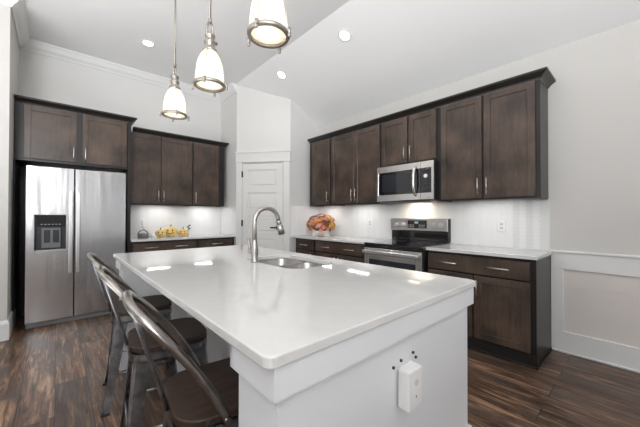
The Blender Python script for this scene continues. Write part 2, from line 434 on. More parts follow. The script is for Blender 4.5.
# baseboards
bb = [(0, 0), (0.016, 0), (0.016, .165), (0.010, .185), (0.008, .195), (0, .195)]
mb = MB(); sweep(mb, [(XL, 4.26), (-0.36, 4.26), (-0.36, 4.9)], bb, 1)
struct(mb.build('baseboard_left', M['trim']))
# wainscot on the range wall nearer than the cabinets: chair rail, top rail, stile, bottom rail
WY = 0.59
mb = MB(); T = 0.02
mb.box(XR - T, XR, -3.9, WY, 0.0, .19, .001); mb.box(XR - T, XR, -3.9, WY, .755, .905, .001)
for a, b in ((.505, WY), (-.9, -.78), (-2.3, -2.18)): mb.box(XR - T, XR, a, b, .19, .755)
mb.box(XR - T - .012, XR, -3.9, WY, 0, .018, .004)
mb.box(XR - .035, XR, -3.9, WY, .905, .925, .004)
struct(mb.build('trim_2', M['trim']), 'white wainscot frame and chair rail on the right wall', 'wainscot')
mb = MB(); mb.box(XR - .004, XR, -3.9, WY - .01, .18, .76)
struct(mb.build('wall_right_panel', M['panel_tan']), 'taupe sunken wall panel inside the white wainscot frame', 'wall panel')
for i, (a, b) in enumerate(WIN_FRONT + WIN_LEFT):
    mb = MB()
    fr = [(a, a + .06, .5, 2.6), (b - .06, b, .5, 2.6), (a, b, .5, .56), (a, b, 2.54, 2.6), ((a + b) / 2 - .02, (a + b) / 2 + .02, .56, 2.54), (a, b, 1.54, 1.58)]
    for x0, x1, z0, z1 in fr:
        if i < len(WIN_FRONT): mb.box(x0, x1, YF - .05, YF - .01, z0, z1)
        else: mb.box(XL - .05, XL - .01, x0, x1, z0, z1)
    struct(mb.build('window_%d' % (i + 1), M['trim']))

# pantry door with its casing, in a frame local to the diagonal wall (x along it, -y into the room)
DANG = math.atan2(PB.y - PA.y, PB.x - PA.x)
DL = (PB - PA).length
door = thing('door_1', 'white five-panel pantry door with black lever in the diagonal corner wall', 'door', (PA.x, PA.y, 0), DANG)
struct(door)
X0, X1 = 0.112, 0.812
mb = MB(); ZT = 2.105
mb.box(X0, X0 + .095, -.020, 0, 0.01, ZT, .001); mb.box(X1 - .095, X1, -.020, 0, 0.01, ZT, .001)
npan = 5; rail = .105; ph = (ZT - .01 - .20 - .10 - rail * (npan - 1)) / npan
zz = [.01 + .20]
mb.box(X0 + .095, X1 - .095, -.020, 0, .01, .21, .001)
for i in range(npan):
    z0 = .21 + i * (ph + rail); z1 = z0 + ph
    mb.box(X0 + .095, X1 - .095, -.004, 0, z0, z1)
    mb.box(X0 + .125, X1 - .125, -.016, 0, z0 + .022, z1 - .022, .010)
    top = z1 + (rail if i < npan - 1 else .10)
    mb.box(X0 + .095, X1 - .095, -.020, 0, z1, min(top, ZT), .001)
mb.build('door_panel', M['door_white'], door)
mb = MB(); mb.box(.004, X0 - .006, -.026, 0, 0, 2.135, .002); mb.box(X1 + .006, DL - .004, -.026, 0, 0, 2.135, .002)
mb.box(X0 - .01, X0 - .004, -.016, 0, 0, 2.12); mb.box(X1 + .004, X1 + .01, -.016, 0, 0, 2.12); mb.box(X0 - .01, X1 + .01, -.016, 0, 2.112, 2.12)
mb.box(-.004, DL + .004, -.028, 0, 2.135, 2.29, .002); mb.box(-.016, DL + .016, -.038, 0, 2.285, 2.31, .003); mb.box(-.010, DL + .010, -.034, 0, 2.128, 2.142, .003)
mb.build('door_casing', M['door_white'], door)
mb = MB(); mb.box(X0 - .006, X0 + .001, -.004, 0, .01, ZT); mb.box(X1 - .001, X1 + .006, -.004, 0, .01, ZT); mb.box(X0, X1, -.004, 0, ZT, ZT + .008)
mb.build('door_gap', M['slot'], door)
for z in (.25, 1.12, 1.93):
    mb = MB(); mb.cyl((X0 - .004, -.030, z - .05), (X0 - .004, -.030, z + .05), .009, n=8); mb.box(X0 - .012, X0 + .012, -.024, -.018, z - .05, z + .05)
    mb.build('hinge', M['black'], door)
mb = MB(); mb.box(X1 - .105, X1 - .028, -.030, -.0205, 1.010, 1.087, .003); mb.cyl((X1 - .067, -.03, 1.048), (X1 - .067, -.075, 1.048), .014)
mb.box(X1 - .195, X1 - .052, -.084, -.066, 1.036, 1.060, .004)
mb.build('door_handle', M['black'], door)

# ------------------------------------------------------------------ herringbone backsplash
def clip(poly, x0, x1, y0, y1):
    for ax, val, sg in ((0, x0, 1), (0, x1, -1), (1, y0, 1), (1, y1, -1)):
        out = []
        for i in range(len(poly)):
            p, q = poly[i - 1], poly[i]
            a, b = (p[ax] - val) * sg, (q[ax] - val) * sg
            if (a >= 0) != (b >= 0):
                t = a / (a - b); out.append((p[0] + (q[0] - p[0]) * t, p[1] + (q[1] - p[1]) * t))
            if b >= 0: out.append(q)
        poly = out
        if len(poly) < 3: return None
    return poly
def herringbone(mb, wd, ht, w=.026, n=3, gap=.0014):
    l = w * n; K = int((wd + ht) / w) + 2 * n + 2; c = math.sqrt(.5)
    for j in range(-K, K):
        for mm in range(-K // (2 * n) - 2, K // (2 * n) + 2):
            for kind in (0, 1):
                if kind == 0: x, y, dx, dy = j * w + 2 * l * mm, j * w, l, w
                else: x, y, dx, dy = j * w, (j - 2 * n + 1) * w + 2 * l * mm, w, l
                g = gap / 2
                q = [(x + g, y + g), (x + dx - g, y + g), (x + dx - g, y + dy - g), (x + g, y + dy - g)]
                q = [((a - b) * c, (a + b) * c) for a, b in q]
                if max(p[0] for p in q) < 0 or min(p[0] for p in q) > wd or max(p[1] for p in q) < 0 or min(p[1] for p in q) > ht: continue
                q = clip(q, 0, wd, 0, ht)
                if not q: continue
                cx = sum(p[0] for p in q) / len(q); cz = sum(p[1] for p in q) / len(q)
                tl = [mb.bm.verts.new((cx + (a - cx) * .94, -.0068, cz + (b - cz) * .94)) for a, b in q]
                bt = [mb.bm.verts.new((a, -.005, b)) for a, b in q]
                try:
                    mb._tag([mb.bm.faces.new(tl)]); mb._tag([mb.bm.faces.new((bt[i], bt[(i + 1) % len(q)], tl[(i + 1) % len(q)], tl[i])) for i in range(len(q))])
                except ValueError: pass
    bmesh.ops.recalc_face_normals(mb.bm, faces=mb.bm.faces[:])
RZ = -PI / 2      # faces of things on the range wall look towards -x; their local x runs towards the viewer
def splash(name, label, loc, rz, wd, ht):
    t = thing(name, label, 'backsplash', loc, rz); struct(t)
    MB().box(0, wd, -.005, 0, 0, ht).build('grout', M['grout'], t)
    mb = MB(); herringbone(mb, wd, ht); mb.build('tiles', M['tile'], t)
    return t
splash('trim_3', 'white herringbone tile backsplash behind the range', (XR, 3.868, .915), RZ, 3.868 - .60, 1.402 - .915)
splash('trim_4', 'white herringbone tile backsplash on the fridge wall', (.752, YB, .915), 0, 2.248 - .752, 1.402 - .915)
splash('trim_5', 'white tile backsplash on the short return beside the flowers', (2.832, 3.87, .915), 0, XR - .01 - 2.832, 1.402 - .915)
splash('trim_6', 'white tile backsplash on the short return beside the pantry door', (2.25, YB - .01, .915), RZ, YB - .01 - 4.605, 1.402 - .915)

# ------------------------------------------------------------------ cabinets
def shaker(x0, x1, z0, z1, yf, t=.020, rw=.060):
    mb = MB(); yb = yf + t
    mb.box(x0, x0 + rw, yf, yb, z0, z1, .0016); mb.box(x1 - rw, x1, yf, yb, z0, z1, .0016)
    mb.box(x0 + rw, x1 - rw, yf, yb, z0, z0 + rw, .0016); mb.box(x0 + rw, x1 - rw, yf, yb, z1 - rw, z1, .0016)
    mb.box(x0 + rw - .002, x1 - rw + .002, yf + .010, yb - .002, z0 + rw - .002, z1 - rw + .002)
    return mb
def pull(x, z, yf, vertical=True, L=.165):
    mb = MB(); r = .0062; off = .030; h = L / 2
    a, b = ((x, yf - off, z - h), (x, yf - off, z + h)) if vertical else ((x - h, yf - off, z), (x + h, yf - off, z))
    mb.cyl(a, b, r, n=10)
    for s in (-.7, .7):
        p = (x, yf, z + s * h) if vertical else (x + s * h, yf, z)
        mb.cyl(p, (p[0], yf - off, p[2]), r * .8, n=8)
    return mb
def upper(label, loc, rz, Wd, D, z0, z1, doors, group='upper cabinets', lo=.02, ho=.008):
    """doors: (x0, x1, handle side 'l'/'r')"""
    t = thing('upper_cabinet', label, 'upper cabinet', (loc[0], loc[1], z0), rz, group)
    mb = MB(); mb.box(0.0005, Wd - .0005, -D, -.001, .020, z1 - z0, .001)
    mb.box(0.0005, Wd - .0005, -D, -D + .019, 0, .021); mb.box(0.0005, .016, -D + .018, -.001, 0, .021); mb.box(Wd - .016, Wd - .0005, -D + .018, -.001, 0, .021)
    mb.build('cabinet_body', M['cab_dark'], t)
    for a, b, hs in doors:
        d = shaker(a, b, lo, z1 - z0 - ho, -D - .021).build('cabinet_door', M['cab'], t)
        hx = b - .030 if hs == 'r' else a + .030
        pull(hx, lo + .115, -D - .021).build('door_handle', M['nickel'], d)
    return t
UZ0, UZ1 = 1.400, 2.445
UD = .305
upper('dark brown single-door upper cabinet at the far end of the range wall, above the flowers', (XR, 3.75), RZ, .51, UD, UZ0, UZ1, [(.075, .485, 'r')])
upper('dark brown two-door upper cabinet just left of the microwave', (XR, 3.24), RZ, .935, UD, UZ0, UZ1, [(.020, .478, 'r'), (.488, .922, 'l')])
upper('short dark brown two-door cabinet above the microwave', (XR, 2.305), RZ, .77, UD, 1.862, UZ1, [(.016, .392, 'r'), (.412, .752, 'l')])
upper('large dark brown two-door upper cabinet at the right end of the range wall', (XR, 1.535), RZ, .925, UD, UZ0, UZ1, [(.040, .452, 'r'), (.472, .890, 'l')])
upper('dark brown two-door upper cabinet beside the fridge, above the pumpkins', (.745, YB), 0, .895, UD, UZ0, UZ1, [(.012, .424, 'r'), (.436, .886, 'l')])
upper('dark brown single-door upper cabinet next to the pantry corner', (1.64, YB), 0, .54, UD, UZ0, UZ1, [(.014, .434, 'l')])
# fridge cabinet
FD = .58
t = thing('upper_cabinet', 'deep dark brown two-door cabinet above the refrigerator', 'upper cabinet', (-.358, YB, 1.858), 0, 'upper cabinets')
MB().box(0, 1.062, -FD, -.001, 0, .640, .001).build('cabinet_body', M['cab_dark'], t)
for a, b, hs in ((.078, .535, 'r'), (.590, 1.048, 'l')):
    d = shaker(a, b, .030, .630, -FD - .021, rw=.058).build('cabinet_door', M['cab'], t)
    pull(b - .028 if hs == 'r' else a + .028, .135, -FD - .021).build('door_handle', M['handle'], d)
mb = MB(); mb.box(-.3585, -.345, 4.64, YB - .001, 0, 1.857, .001); mb.box(-.345, -.255, YB - .025, YB - .001, 0, 1.857)  # back piece is an added dark sheet giving the gap its shade
tag(mb.build('end_panel', M['navy']), 'blue-black side panel with an added dark sheet for the shade in the gap left of the refrigerator', 'cabinet panel')
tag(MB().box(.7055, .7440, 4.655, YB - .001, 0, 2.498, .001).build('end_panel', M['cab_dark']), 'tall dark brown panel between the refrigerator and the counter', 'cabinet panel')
# crown on the cabinets
cp = [(0, .0005), (.006, .0005), (.012, .014), (.030, .030), (.048, .042), (.058, .047), (.058, .066), (0, .066)]
def crown(label, path, z, side):
    mb = MB(); sweep(mb, path, [(o, z + h) for o, h in cp], side)
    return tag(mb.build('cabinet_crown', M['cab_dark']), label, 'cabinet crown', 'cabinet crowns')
xf = XR - UD - .001
crown('dark crown moulding along the tops of the range wall cabinets', [(xf, 3.75), (xf, .609), (XR - .002, .609)], UZ1 + .0, 1)
crown('thin dark crown on the cabinets between refrigerator and pantry', [(.806, YB - UD - .001), (2.182, YB - UD - .001), (2.182, YB - .002)], UZ1, 1)
crown('dark crown on top of the cabinet over the refrigerator', [(-.356, YB - FD - .001), (.746, YB - FD - .001), (.746, YB - .002)], 2.498, 1)

BD = .560
def base(label, loc, rz, Wd, fronts, group='base cabinets', endpanel=False):
    """fronts: ('drawer'|'door', x0, x1, z0, z1, [handle x ...] or 'l'/'r')"""
    t = thing('base_cabinet', label, 'base cabinet', (loc[0], loc[1], 0), rz, group)
    MB().box(0.0005, Wd - .0005, -BD, -.001, .095, .883, .001).build('cabinet_body', M['cab_dark'], t)
    MB().box(0.0005, Wd - .0005, -BD + (.0 if endpanel else .05), -.001, 0, .0945).build('toe_kick', M['cab_in'], t)
    for f in fronts:
        if f[0] == 'drawer':
            d = MB().box(f[1], f[2], -BD - .021, -BD - .001, f[3], f[4], .004).build('drawer', M['cab'], t)
            for hx in f[5]: pull(hx, (f[3] + f[4]) / 2, -BD - .021, False, .175).build('drawer_handle', M['nickel'], d)
        else:
            d = shaker(f[1], f[2], f[3], f[4], -BD - .021).build('cabinet_door', M['cab'], t)
            hx = f[2] - .030 if f[5] == 'r' else f[1] + .030
            pull(hx, f[4] - .115, -BD - .021).build('door_handle', M['nickel'], d)
    return t
base('narrow dark base cabinet with one drawer under the flowers', (XR, 3.80), RZ, .48, [('drawer', .055, .455, .72, .862, [.255]), ('door', .055, .455, .125, .70, 'r')])
base('wide dark base cabinet with a two-pull drawer left of the range', (XR, 3.32), RZ, 1.01, [('drawer', .02, .955, .72, .862, [.255, .72]), ('door', .02, .482, .125, .70, 'r'), ('door', .492, .955, .125, .70, 'l')])
tb = base('dark brown base cabinet with wide two-pull drawer at the right end of the counter', (XR, 1.528), RZ, .918, [('drawer', .012, .896, .705, .858, [.225, .665]), ('door', .012, .446, .118, .688, 'r'), ('door', .462, .896, .118, .688, 'l')], endpanel=True)
mb = MB(); mb.box(.9185, .936, -BD - .004, -.024, .0, .883, .001); mb.box(.9365, .948, -BD - .012, -.036, 0, .016, .003); mb.box(-.02 + .02, .948, -BD - .014, -BD - .002, 0, .016, .003)
mb.build('end_skin', M['cab_dark'], tb)
base('dark base cabinet with wide drawer on the fridge wall beside the refrigerator', (.745, YB), 0, .895, [('drawer', .03, .872, .72, .858, [.25, .65]), ('door', .03, .445, .125, .70, 'r'), ('door', .457, .872, .125, .70, 'l')])
base('small dark base cabinet on the fridge wall next to the pantry corner', (1.64, YB), 0, .605, [('drawer', .014, .575, .72, .858, [.30]), ('door', .014, .575, .125, .70, 'l')])
def counter(label, poly, hole=None):
    mb = MB(); mb.prism(poly, .884, .914, .003, hole)
    return tag(mb.build('countertop', M['quartz']), label, 'countertop')
counter('white quartz countertop under the flowers, left of the range', [(2.862, 2.309), (XR - .001, 2.309), (XR - .001, 3.868), (2.834, 3.868), (2.862, 3.83)])
counter('white quartz countertop on the right end of the range wall', [(2.862, .580), (XR - .037, .580), (XR - .037, .596), (XR - .001, .596), (XR - .001, 1.531), (2.862, 1.531)])
counter('white quartz countertop on the fridge wall under the pumpkins', [(.7455, 4.605), (2.249, 4.605), (2.249, YB - .001), (.7455, YB - .001)])

# LED strips under the upper cabinets: real fixtures
def led(label, loc, rz, L, watts):
    t = thing('under_cabinet_light', label, 'under-cabinet light', loc, rz, 'under-cabinet lights')
    MB().box(-L / 2, L / 2, -.016, .016, -.010, -.001, .002).build('light_housing', M['white_pl'], t)
    MB().box(-L / 2 + .01, L / 2 - .01, -.011, .011, -.0125, -.0105).build('light_strip', M['led'], t)
    d = area('strip_glow', (0, 0, -.016), (0, 0, -1), L - .02, .022, watts, (1.0, .985, .96)); d.parent = t
    return t
zl = UZ0 + .020
led('LED strip under the cabinet above the pumpkins', (1.19, 5.06, zl), 0, .34, .75)
led('LED strip under the cabinet next to the pantry corner', (1.88, 5.06, zl), 0, .30, .75)
led('LED strip under the cabinet above the flowers', (3.27, 3.48, zl), RZ, .26, .6)
led('LED strip under the cabinet just left of the microwave', (3.27, 2.80, zl), RZ, .40, .7)
led('LED strip under the right end cabinet', (3.27, 1.07, zl), RZ, .46, .4)

# ------------------------------------------------------------------ refrigerator
fr = thing('refrigerator', 'stainless steel side-by-side refrigerator with ice dispenser', 'refrigerator', (-.25, YB - .04, 0), 0)
FW, FT = .912, 1.785
mb = MB(); mb.box(.004, FW - .004, -.655, 0, .03, 1.768, .004); mb.build('fridge_body', M['navy'], fr)
ysp = .405
YD0, YD1 = -.722, -.660
def fdoor(x0, x1, cut=None):
    mb = MB()
    if not cut:
        mb.box(x0, x1, YD0, YD1, .062, FT, .008, 3)
    else:
        a, b, c, d = cut
        mb.prism(rrect(x0, x1, .062, FT, .006, 3), 0, YD1 - YD0, .004, [(a, c), (b, c), (b, d), (a, d)])
        mb.xform(Matrix(((1, 0, 0, 0), (0, 0, -1, YD1), (0, 1, 0, 0), (0, 0, 0, 1))))
        bmesh.ops.recalc_face_normals(mb.bm, faces=mb.bm.faces[:])
    return mb
cut = (.070, .332, .850, 1.244)
d1 = fdoor(0.0, ysp - .004, cut).build('freezer_door', M['steel'], fr)
d2 = fdoor(ysp + .004, FW, None).build('fridge_door', M['steel'], fr)
def fhandle(x):
    mb = MB(); mb.box(x - .018, x + .018, YD0 - .055, YD0 - .035, .575, 1.515, .006, 2)
    for z in (.60, 1.49): mb.box(x - .012, x + .012, YD0 - .04, YD0 + .001, z - .018, z + .018, .003)
    return mb
fhandle(ysp - .034).build('fridge_handle', M['handle'], d1)
fhandle(ysp + .034).build('fridge_handle', M['handle'], d2)
a, b, c, dd = cut
mb = MB(); mb.box(a, b, YD1 - .006, YD1 - .002, c, dd); mb.box(a, a + .006, YD0 + .004, YD1, c, dd); mb.box(b - .006, b, YD0 + .004, YD1, c, dd); mb.box(a, b, YD0 + .004, YD1, c, c + .008)
mb.build('dispenser_recess', M['navy'], d1)
mb = MB(); mb.box(a + .002, b - .002, YD0 - .004, YD0 + .012, 1.125, dd - .002, .003)
pn = mb.build('dispenser_panel', M['black_glass'], d1)
mb = MB().use(M['silver_pl'])
for i in range(6): mb.box(a + .05 + i * .030, a + .066 + i * .030, YD0 - .0052, YD0 - .0042, 1.138, 1.143)
mb.build('dispenser_buttons', M['silver_pl'], d1)
mb = MB(); mb.box(a + .055, b - .045, YD0 + .018, YD0 + .05, .872, 1.10, .004)
mb.build('dispenser_cradle', M['grey_pl'], d1)
for x in (a + .078, a + .152):
    mb = MB(); mb.box(x, x + .048, YD0 + .008, YD0 + .0175, .935, 1.075, .003); mb.build('dispenser_paddle', M['navy'], d1)
mb = MB(); mb.box(a - .004, b + .004, YD0 - .010, YD0 + .05, c - .010, c + .006, .003); mb.build('drip_tray', M['silver_pl'], d1)
mb = MB(); mb.box(.006, FW - .006, -.70, -.656, .004, .056, .004); mb.box(.010, .10, -.712, -.70, .006, .05, .003); mb.build('toe_grille', M['grey_pl'], fr)
mb = MB(); mb.box(.03, .10, -.70, -.64, 1.7685, 1.79, .004); mb.build('hinge_cover', M['grey_pl'], fr)
mb = MB(); mb.box(FW - .10, FW - .03, -.70, -.64, 1.7685, 1.79, .004); mb.build('hinge_cover', M['grey_pl'], fr)

# ------------------------------------------------------------------ microwave over the range
mw = thing('microwave', 'stainless over-the-range microwave with black window and curved handle', 'microwave', (XR, 2.300, 1.415), RZ)
MW_, MH = .762, .440
MB().box(0, MW_, -.385, -.002, 0, MH, .003).build('microwave_body', M['black'], mw)
mb = MB()
mb.box(.004, .600, -.409, -.386, .360, MH - .002, .003); mb.box(.004, .600, -.409, -.386, .008, .085, .003)
mb.box(.004, .032, -.409, -.386, .085, .360, .002)
dr = mb.build('microwave_door', M['steel_h'], mw)
MB().box(.030, .603, -.408, -.388, .083, .362, .002).build('door_window', M['black_glass'], dr)
MB().box(.085, .490, -.4088, -.4081, .115, .330).build('window_mesh', M['oven_glass'], dr)
mb = MB(); hp = [(.548, -.410, .055 + .0), (.548, -.440, .075), (.548, -.462, .15), (.548, -.468, .225), (.548, -.462, .30), (.548, -.440, .365), (.548, -.410, .388)]
mb.tube(hp, .012, 12, flat=(.015, .010)); mb.build('microwave_handle', M['handle'], dr)
mb = MB(); mb.use(M['steel_h']); mb.box(.604, MW_ - .002, -.409, -.386, .360, MH - .002, .003); mb.box(.604, MW_ - .002, -.409, -.386, .008, .085, .003); mb.box(.735, MW_ - .002, -.409, -.386, .085, .36, .002)
mb.build('control_frame', None, mw)
cpn = MB().box(.606, .736, -.408, -.387, .084, .361, .002).build('control_panel', M['black_glass'], mw)
MB().box(.630, .712, -.4092, -.4081, .300, .330).build('clock_display', M['oven_glass'], cpn)
mb = MB()
for r in range(6):
    for q in range(3): mb.box(.630 + q * .030, .652 + q * .030, -.4090, -.4081, .108 + r * .028, .122 + r * .028)
mb.build('keypad', M['navy'], cpn)
mb = MB(); mb.cyl((.668, -.4081, .272), (.668, -.4095, .272), .022, n=20); mb.build('rating_sticker', M['white_pl'], cpn)
mb = MB(); mb.box(.02, MW_ - .02, -.375, -.03, -.010, -.001, .002); mb.box(.10, .66, -.36, -.27, -.020, -.0105, .003); mb.build('vent_grille', M['grey_pl'], mw)
mb = MB(); mb.box(.30, .46, -.20, -.12, -.0125, -.0105); mb.build('task_lamp', M['lamp_amber'], mw)
d = area('hood_glow', (.38, -.14, -.02), (0, .35, -1), .15, .07, 1.3, (1.0, .84, .66)); d.parent = mw
mb = MB(); mb.box(.685, .715, -.4098, -.4088, .030, .034); mb.build('badge', M['grey_pl'], mw)

# ------------------------------------------------------------------ range
rg = thing('range', 'freestanding stainless electric range with black glass cooktop', 'range', (XR - .010, 2.302, 0), RZ)
RW, RD = .764, .62
MB().box(0, RW, -RD, -.001, .08, .895, .003).build('range_body', M['black'], rg)
MB().box(.02, RW - .02, -RD + .05, -.05, 0, .0795).build('range_base', M['black'], rg)
MB().box(-.001, RW + .001, -RD - .028, -.062, .8955, .918, .006, 2).build('cooktop', M['black_glass'], rg)
MB().box(.002, RW - .002, -RD - .026, -RD + .01, .862, .8950, .003).build('front_trim', M['black_glass'], rg)
for x, y, r in ((.20, -.46, .105), (.57, -.46, .085), (.20, -.20, .08), (.57, -.20, .10)):
    mb = MB(); mb.lathe([(r - .003, .9182), (r - .003, .9186), (r, .9186), (r, .9182)], (x, y, 0), 36); mb.build('burner_ring', M['grey_pl'], rg)
od = MB()
od.box(.004, .075, -RD - .030, -RD - .001, .275, .858, .003); od.box(RW - .075, RW - .004, -RD - .030, -RD - .001, .275, .858, .003)
od.box(.075, RW - .075, -RD - .030, -RD - .001, .725, .858, .003); od.box(.075, RW - .075, -RD - .030, -RD - .001, .275, .345, .003)
od = od.build('oven_door', M['steel_h'], rg)
MB().box(.073, RW - .073, -RD - .027, -RD - .002, .343, .727, .002).build('oven_window', M['oven_glass'], od)
mb = MB(); mb.box(.012, RW - .012, -RD - .085, -RD - .062, .790, .836, .010, 3)
for x in (.05, RW - .05): mb.box(x - .016, x + .016, -RD - .068, -RD - .029, .798, .828, .003)
mb.build('oven_handle', M['handle'], od)
MB().box(.004, RW - .004, -RD - .028, -RD - .001, .085, .268, .004).build('storage_drawer', M['steel_h'], rg)
mb = MB(); mb.box(0, RW, -.060, -.001, .9185, 1.052, .002); mb.build('backguard_base', M['black_glass'], rg)
mb = MB(); mb.box(-.006, RW + .006, -.075, -.001, 1.053, 1.208, .006, 2); bgd = mb.build('backguard', M['steel_h'], rg)
mb = MB(); mb.box(RW + .0065, RW + .010, -.06, -.003, .93, 1.205); mb.build('backguard_side', M['black'], rg)
mb = MB(); mb.box(.252, .512, -.079, -.0755, 1.085, 1.185, .002); cpn = mb.build('range_display', M['black_glass'], bgd)
mb = MB(); mb.box(.350, .400, -.0800, -.0792, 1.145, 1.168); mb.build('clock_digits', M['screen'], bgd)
for x0 in (.265, .410):
    mb = MB()
    for r in range(2):
        for q in range(4): mb.box(x0 + q * .021, x0 + .013 + q * .021, -.0798, -.0792, 1.098 + r * .022, 1.107 + r * .022)
    mb.build('touch_keys', M['silver_pl'], cpn)
for x in (.085, .185, .60, .69):
    mb = MB(); mb.cyl((x, -.0755, 1.128), (x, -.088, 1.128), .030, .028, 20); mb.cyl((x, -.0885, 1.128), (x, -.108, 1.128), .024, .021, 20); mb.box(x - .004, x + .004, -.112, -.1085, 1.108, 1.148, .001)
    mb.build('knob', M['silver_pl'], bgd)

# ------------------------------------------------------------------ island
isl = thing('kitchen_island', 'white painted kitchen island with thick end panels and an overhang for stools', 'kitchen island', (.4, .60, 0), 0)
IX1, IY1 = 1.135, 2.40       # local extents
BX = .34                     # recessed back panel under the overhang
mb = MB()
mb.box(0, IX1, 0, .20, 0, .884, .001)                       # near end panel
mb.build('end_panel', M['island'], isl)
mb = MB(); mb.box(0, IX1, IY1 - .20, IY1, 0, .884, .001); mb.build('end_panel', M['island'], isl)
mb = MB(); sx0, sx1, sy0, sy1 = 1.03 - .4, 1.47 - .4, 1.38 - .6, 2.10 - .6
mb.box(BX, IX1, .2005, IY1 - .2005, 0, .66); mb.box(BX, IX1, .2005, sy0, .66, .884); mb.box(BX, IX1, sy1, IY1 - .2005, .66, .884); mb.box(BX, sx0, sy0, sy1, .66, .884); mb.box(sx1, IX1, sy0, sy1, .66, .884)
mb.build('island_body', M['island'], isl)
mb = MB()                                                   # frieze board under the slab, wrapping the ends
f = .022
for y0, y1 in ((-f, .21), (IY1 - .21, IY1 + f)):
    mb.box(-f, IX1 + f, y0, y1, .800, .8835, .001)
mb.box(BX - f, IX1 + f, .21, IY1 - .21, .80, .8835)
mb2 = MB()
mb.bm.free(); mb = MB()
pth = [(-f, .21), (-f, -f), (IX1 + f, -f), (IX1 + f, IY1 + f), (-f, IY1 + f), (-f, IY1 - .21)]
pr_ = [(0, .800), (0, .8835), (-.021, .8835), (-.021, .800)]
sweep(mb, pth, pr_, 1)
for y in (.201, IY1 - .205): mb.box(-f, BX, y, y + .004 if y < 1 else y + .004, .80, .8835)
mb.box(BX - .02, BX - .0005, .206, IY1 - .206, .80, .8835, .001)
mb.build('frieze', M['island'], isl)
mb = MB()
prb = [(0, 0), (0, .180), (-.004, .190), (-.016, .190), (-.016, 0)]
sweep(mb, [(-.018, .2), (-.018, -.018), (IX1 + .018, -.018), (IX1 + .018, IY1 + .018), (-.018, IY1 + .018), (-.018, IY1 - .2)], prb, 1)
mb.box(BX - .018, BX - .0005, .2005, IY1 - .2005, 0, .15, .001)
mb.build('island_baseboard', M['island'], isl)
for y in (.78, 1.62):
    MB().box(BX - .018, BX - .0005, y - .04, y + .04, .151, .7995, .001).build('batten', M['island'], isl)
# sink cut-out
def blend(x0, x1, y0, y1, r): return rrect(x0, x1, y0, y1, r, 8)
hole = [(1.425 - .03 * (1 - math.cos(0)), 1.42)]
hole = blend(1.055, 1.445, 1.41, 2.06, .11)
mb = MB(); mb.prism(rrect(.355, 1.580, .570, 3.020, .028, 6), .884, .914, .004, hole)
tag(mb.build('countertop', M['quartz']), 'large white quartz island countertop with the sink cut into it', 'countertop')
# sink: flange, two bowls
sk = thing('sink', 'stainless double-bowl undermount sink in the island counter', 'sink', (1.25, 1.735, .8835), 0)
def bowl(x0, x1, y0, y1, depth, r):
    mb = MB(); prs = []
    for z, s_, rr in ((0, 0, r), (-.012, .002, r), (-depth + .03, .012, r), (-depth + .006, .022, r), (-depth, .045, r * .7)):
        prs.append([mb.bm.verts.new((x, y, z)) for x, y in rrect(x0 + s_, x1 - s_, y0 + s_, y1 - s_, rr, 6)])
    n = len(prs[0]); fs = []
    for i in range(len(prs) - 1):
        for k in range(n): fs.append(mb.bm.faces.new((prs[i][k], prs[i + 1][k], prs[i + 1][(k + 1) % n], prs[i][(k + 1) % n])))
    fs.append(mb.bm.faces.new(prs[-1])); mb._tag(fs, True)
    return mb
HX, HY = .20, .33
bw1 = bowl(-.192, .192, -.008 + .0 - .31, -.008, .19, .085).build('sink_bowl', M['sink'], sk)
bw2 = bowl(-.192, .192, .012, .322, .20, .085).build('sink_bowl', M['sink'], sk)
for bw, yc, dz in ((bw1, -.163, -.19), (bw2, .167, -.20)):
    mb = MB(); mb.cyl((0, yc, dz + .0005), (0, yc, dz + .004), .042, n=20); mb.cyl((0, yc, dz + .0042), (0, yc, dz + .007), .022, n=16); mb.build('drain', M['nickel'], bw)
mb = MB(); mb.prism(rrect(-.212, .212, -.340, .342, .12, 8), -.006, -.0005, 0, rrect(-.190, .190, -.316, .320, .086, 6)); mb.box(-.19, .19, -.0075, .0115, -.012, -.001, .003)
mb.build('sink_rim', M['sink'], sk)
# faucet
fc = thing('faucet', 'brushed nickel gooseneck pull-down faucet beside the island sink', 'faucet', (1.036, 1.840, .9145), 0)
mb = MB(); mb.lathe([(0, 0), (.029, 0), (.029, .006), (.026, .012), (.026, .022), (.024, .03), (.027, .06), (.0275, .08), (.024, .115), (.019, .14), (.0185, .15), (.0185, .156), (.014, .158)], n=24)
mb.build('faucet_base', M['faucet'], fc)
mb = MB(); pts = [(0, 0, .150), (0, 0, .280)]
for k in range(0, 15):
    a = PI - k * (PI * .90) / 14; pts.append((.100 + .100 * math.cos(a), 0, .280 + .100 * math.sin(a)))
pts.append((pts[-1][0] + .004, 0, pts[-1][2] - .02))
mb.tube(pts, .0165, 14); mb.build('faucet_neck', M['faucet'], fc)
e0 = Vector(pts[-1]); dr_ = Vector((.30, 0, -1)).normalized()
mb = MB(); mb.cyl(e0, e0 + dr_ * .03, .0175, .019, 18); mb.cyl(e0 + dr_ * .031, e0 + dr_ * .105, .019, .026, 18); mb.cyl(e0 + dr_ * .1055, e0 + dr_ * .111, .023, n=18)
mb.build('spray_head', M['faucet'], fc)
mb = MB(); mb.cyl((0, .024, .07), (0, .070, .07), .016, n=14); mb.tube([(0, .064, .066), (-.003, .068, .10), (-.006, .070, .160)], [.012, .011, .010], 12); mb.build('faucet_lever', M['faucet'], fc)

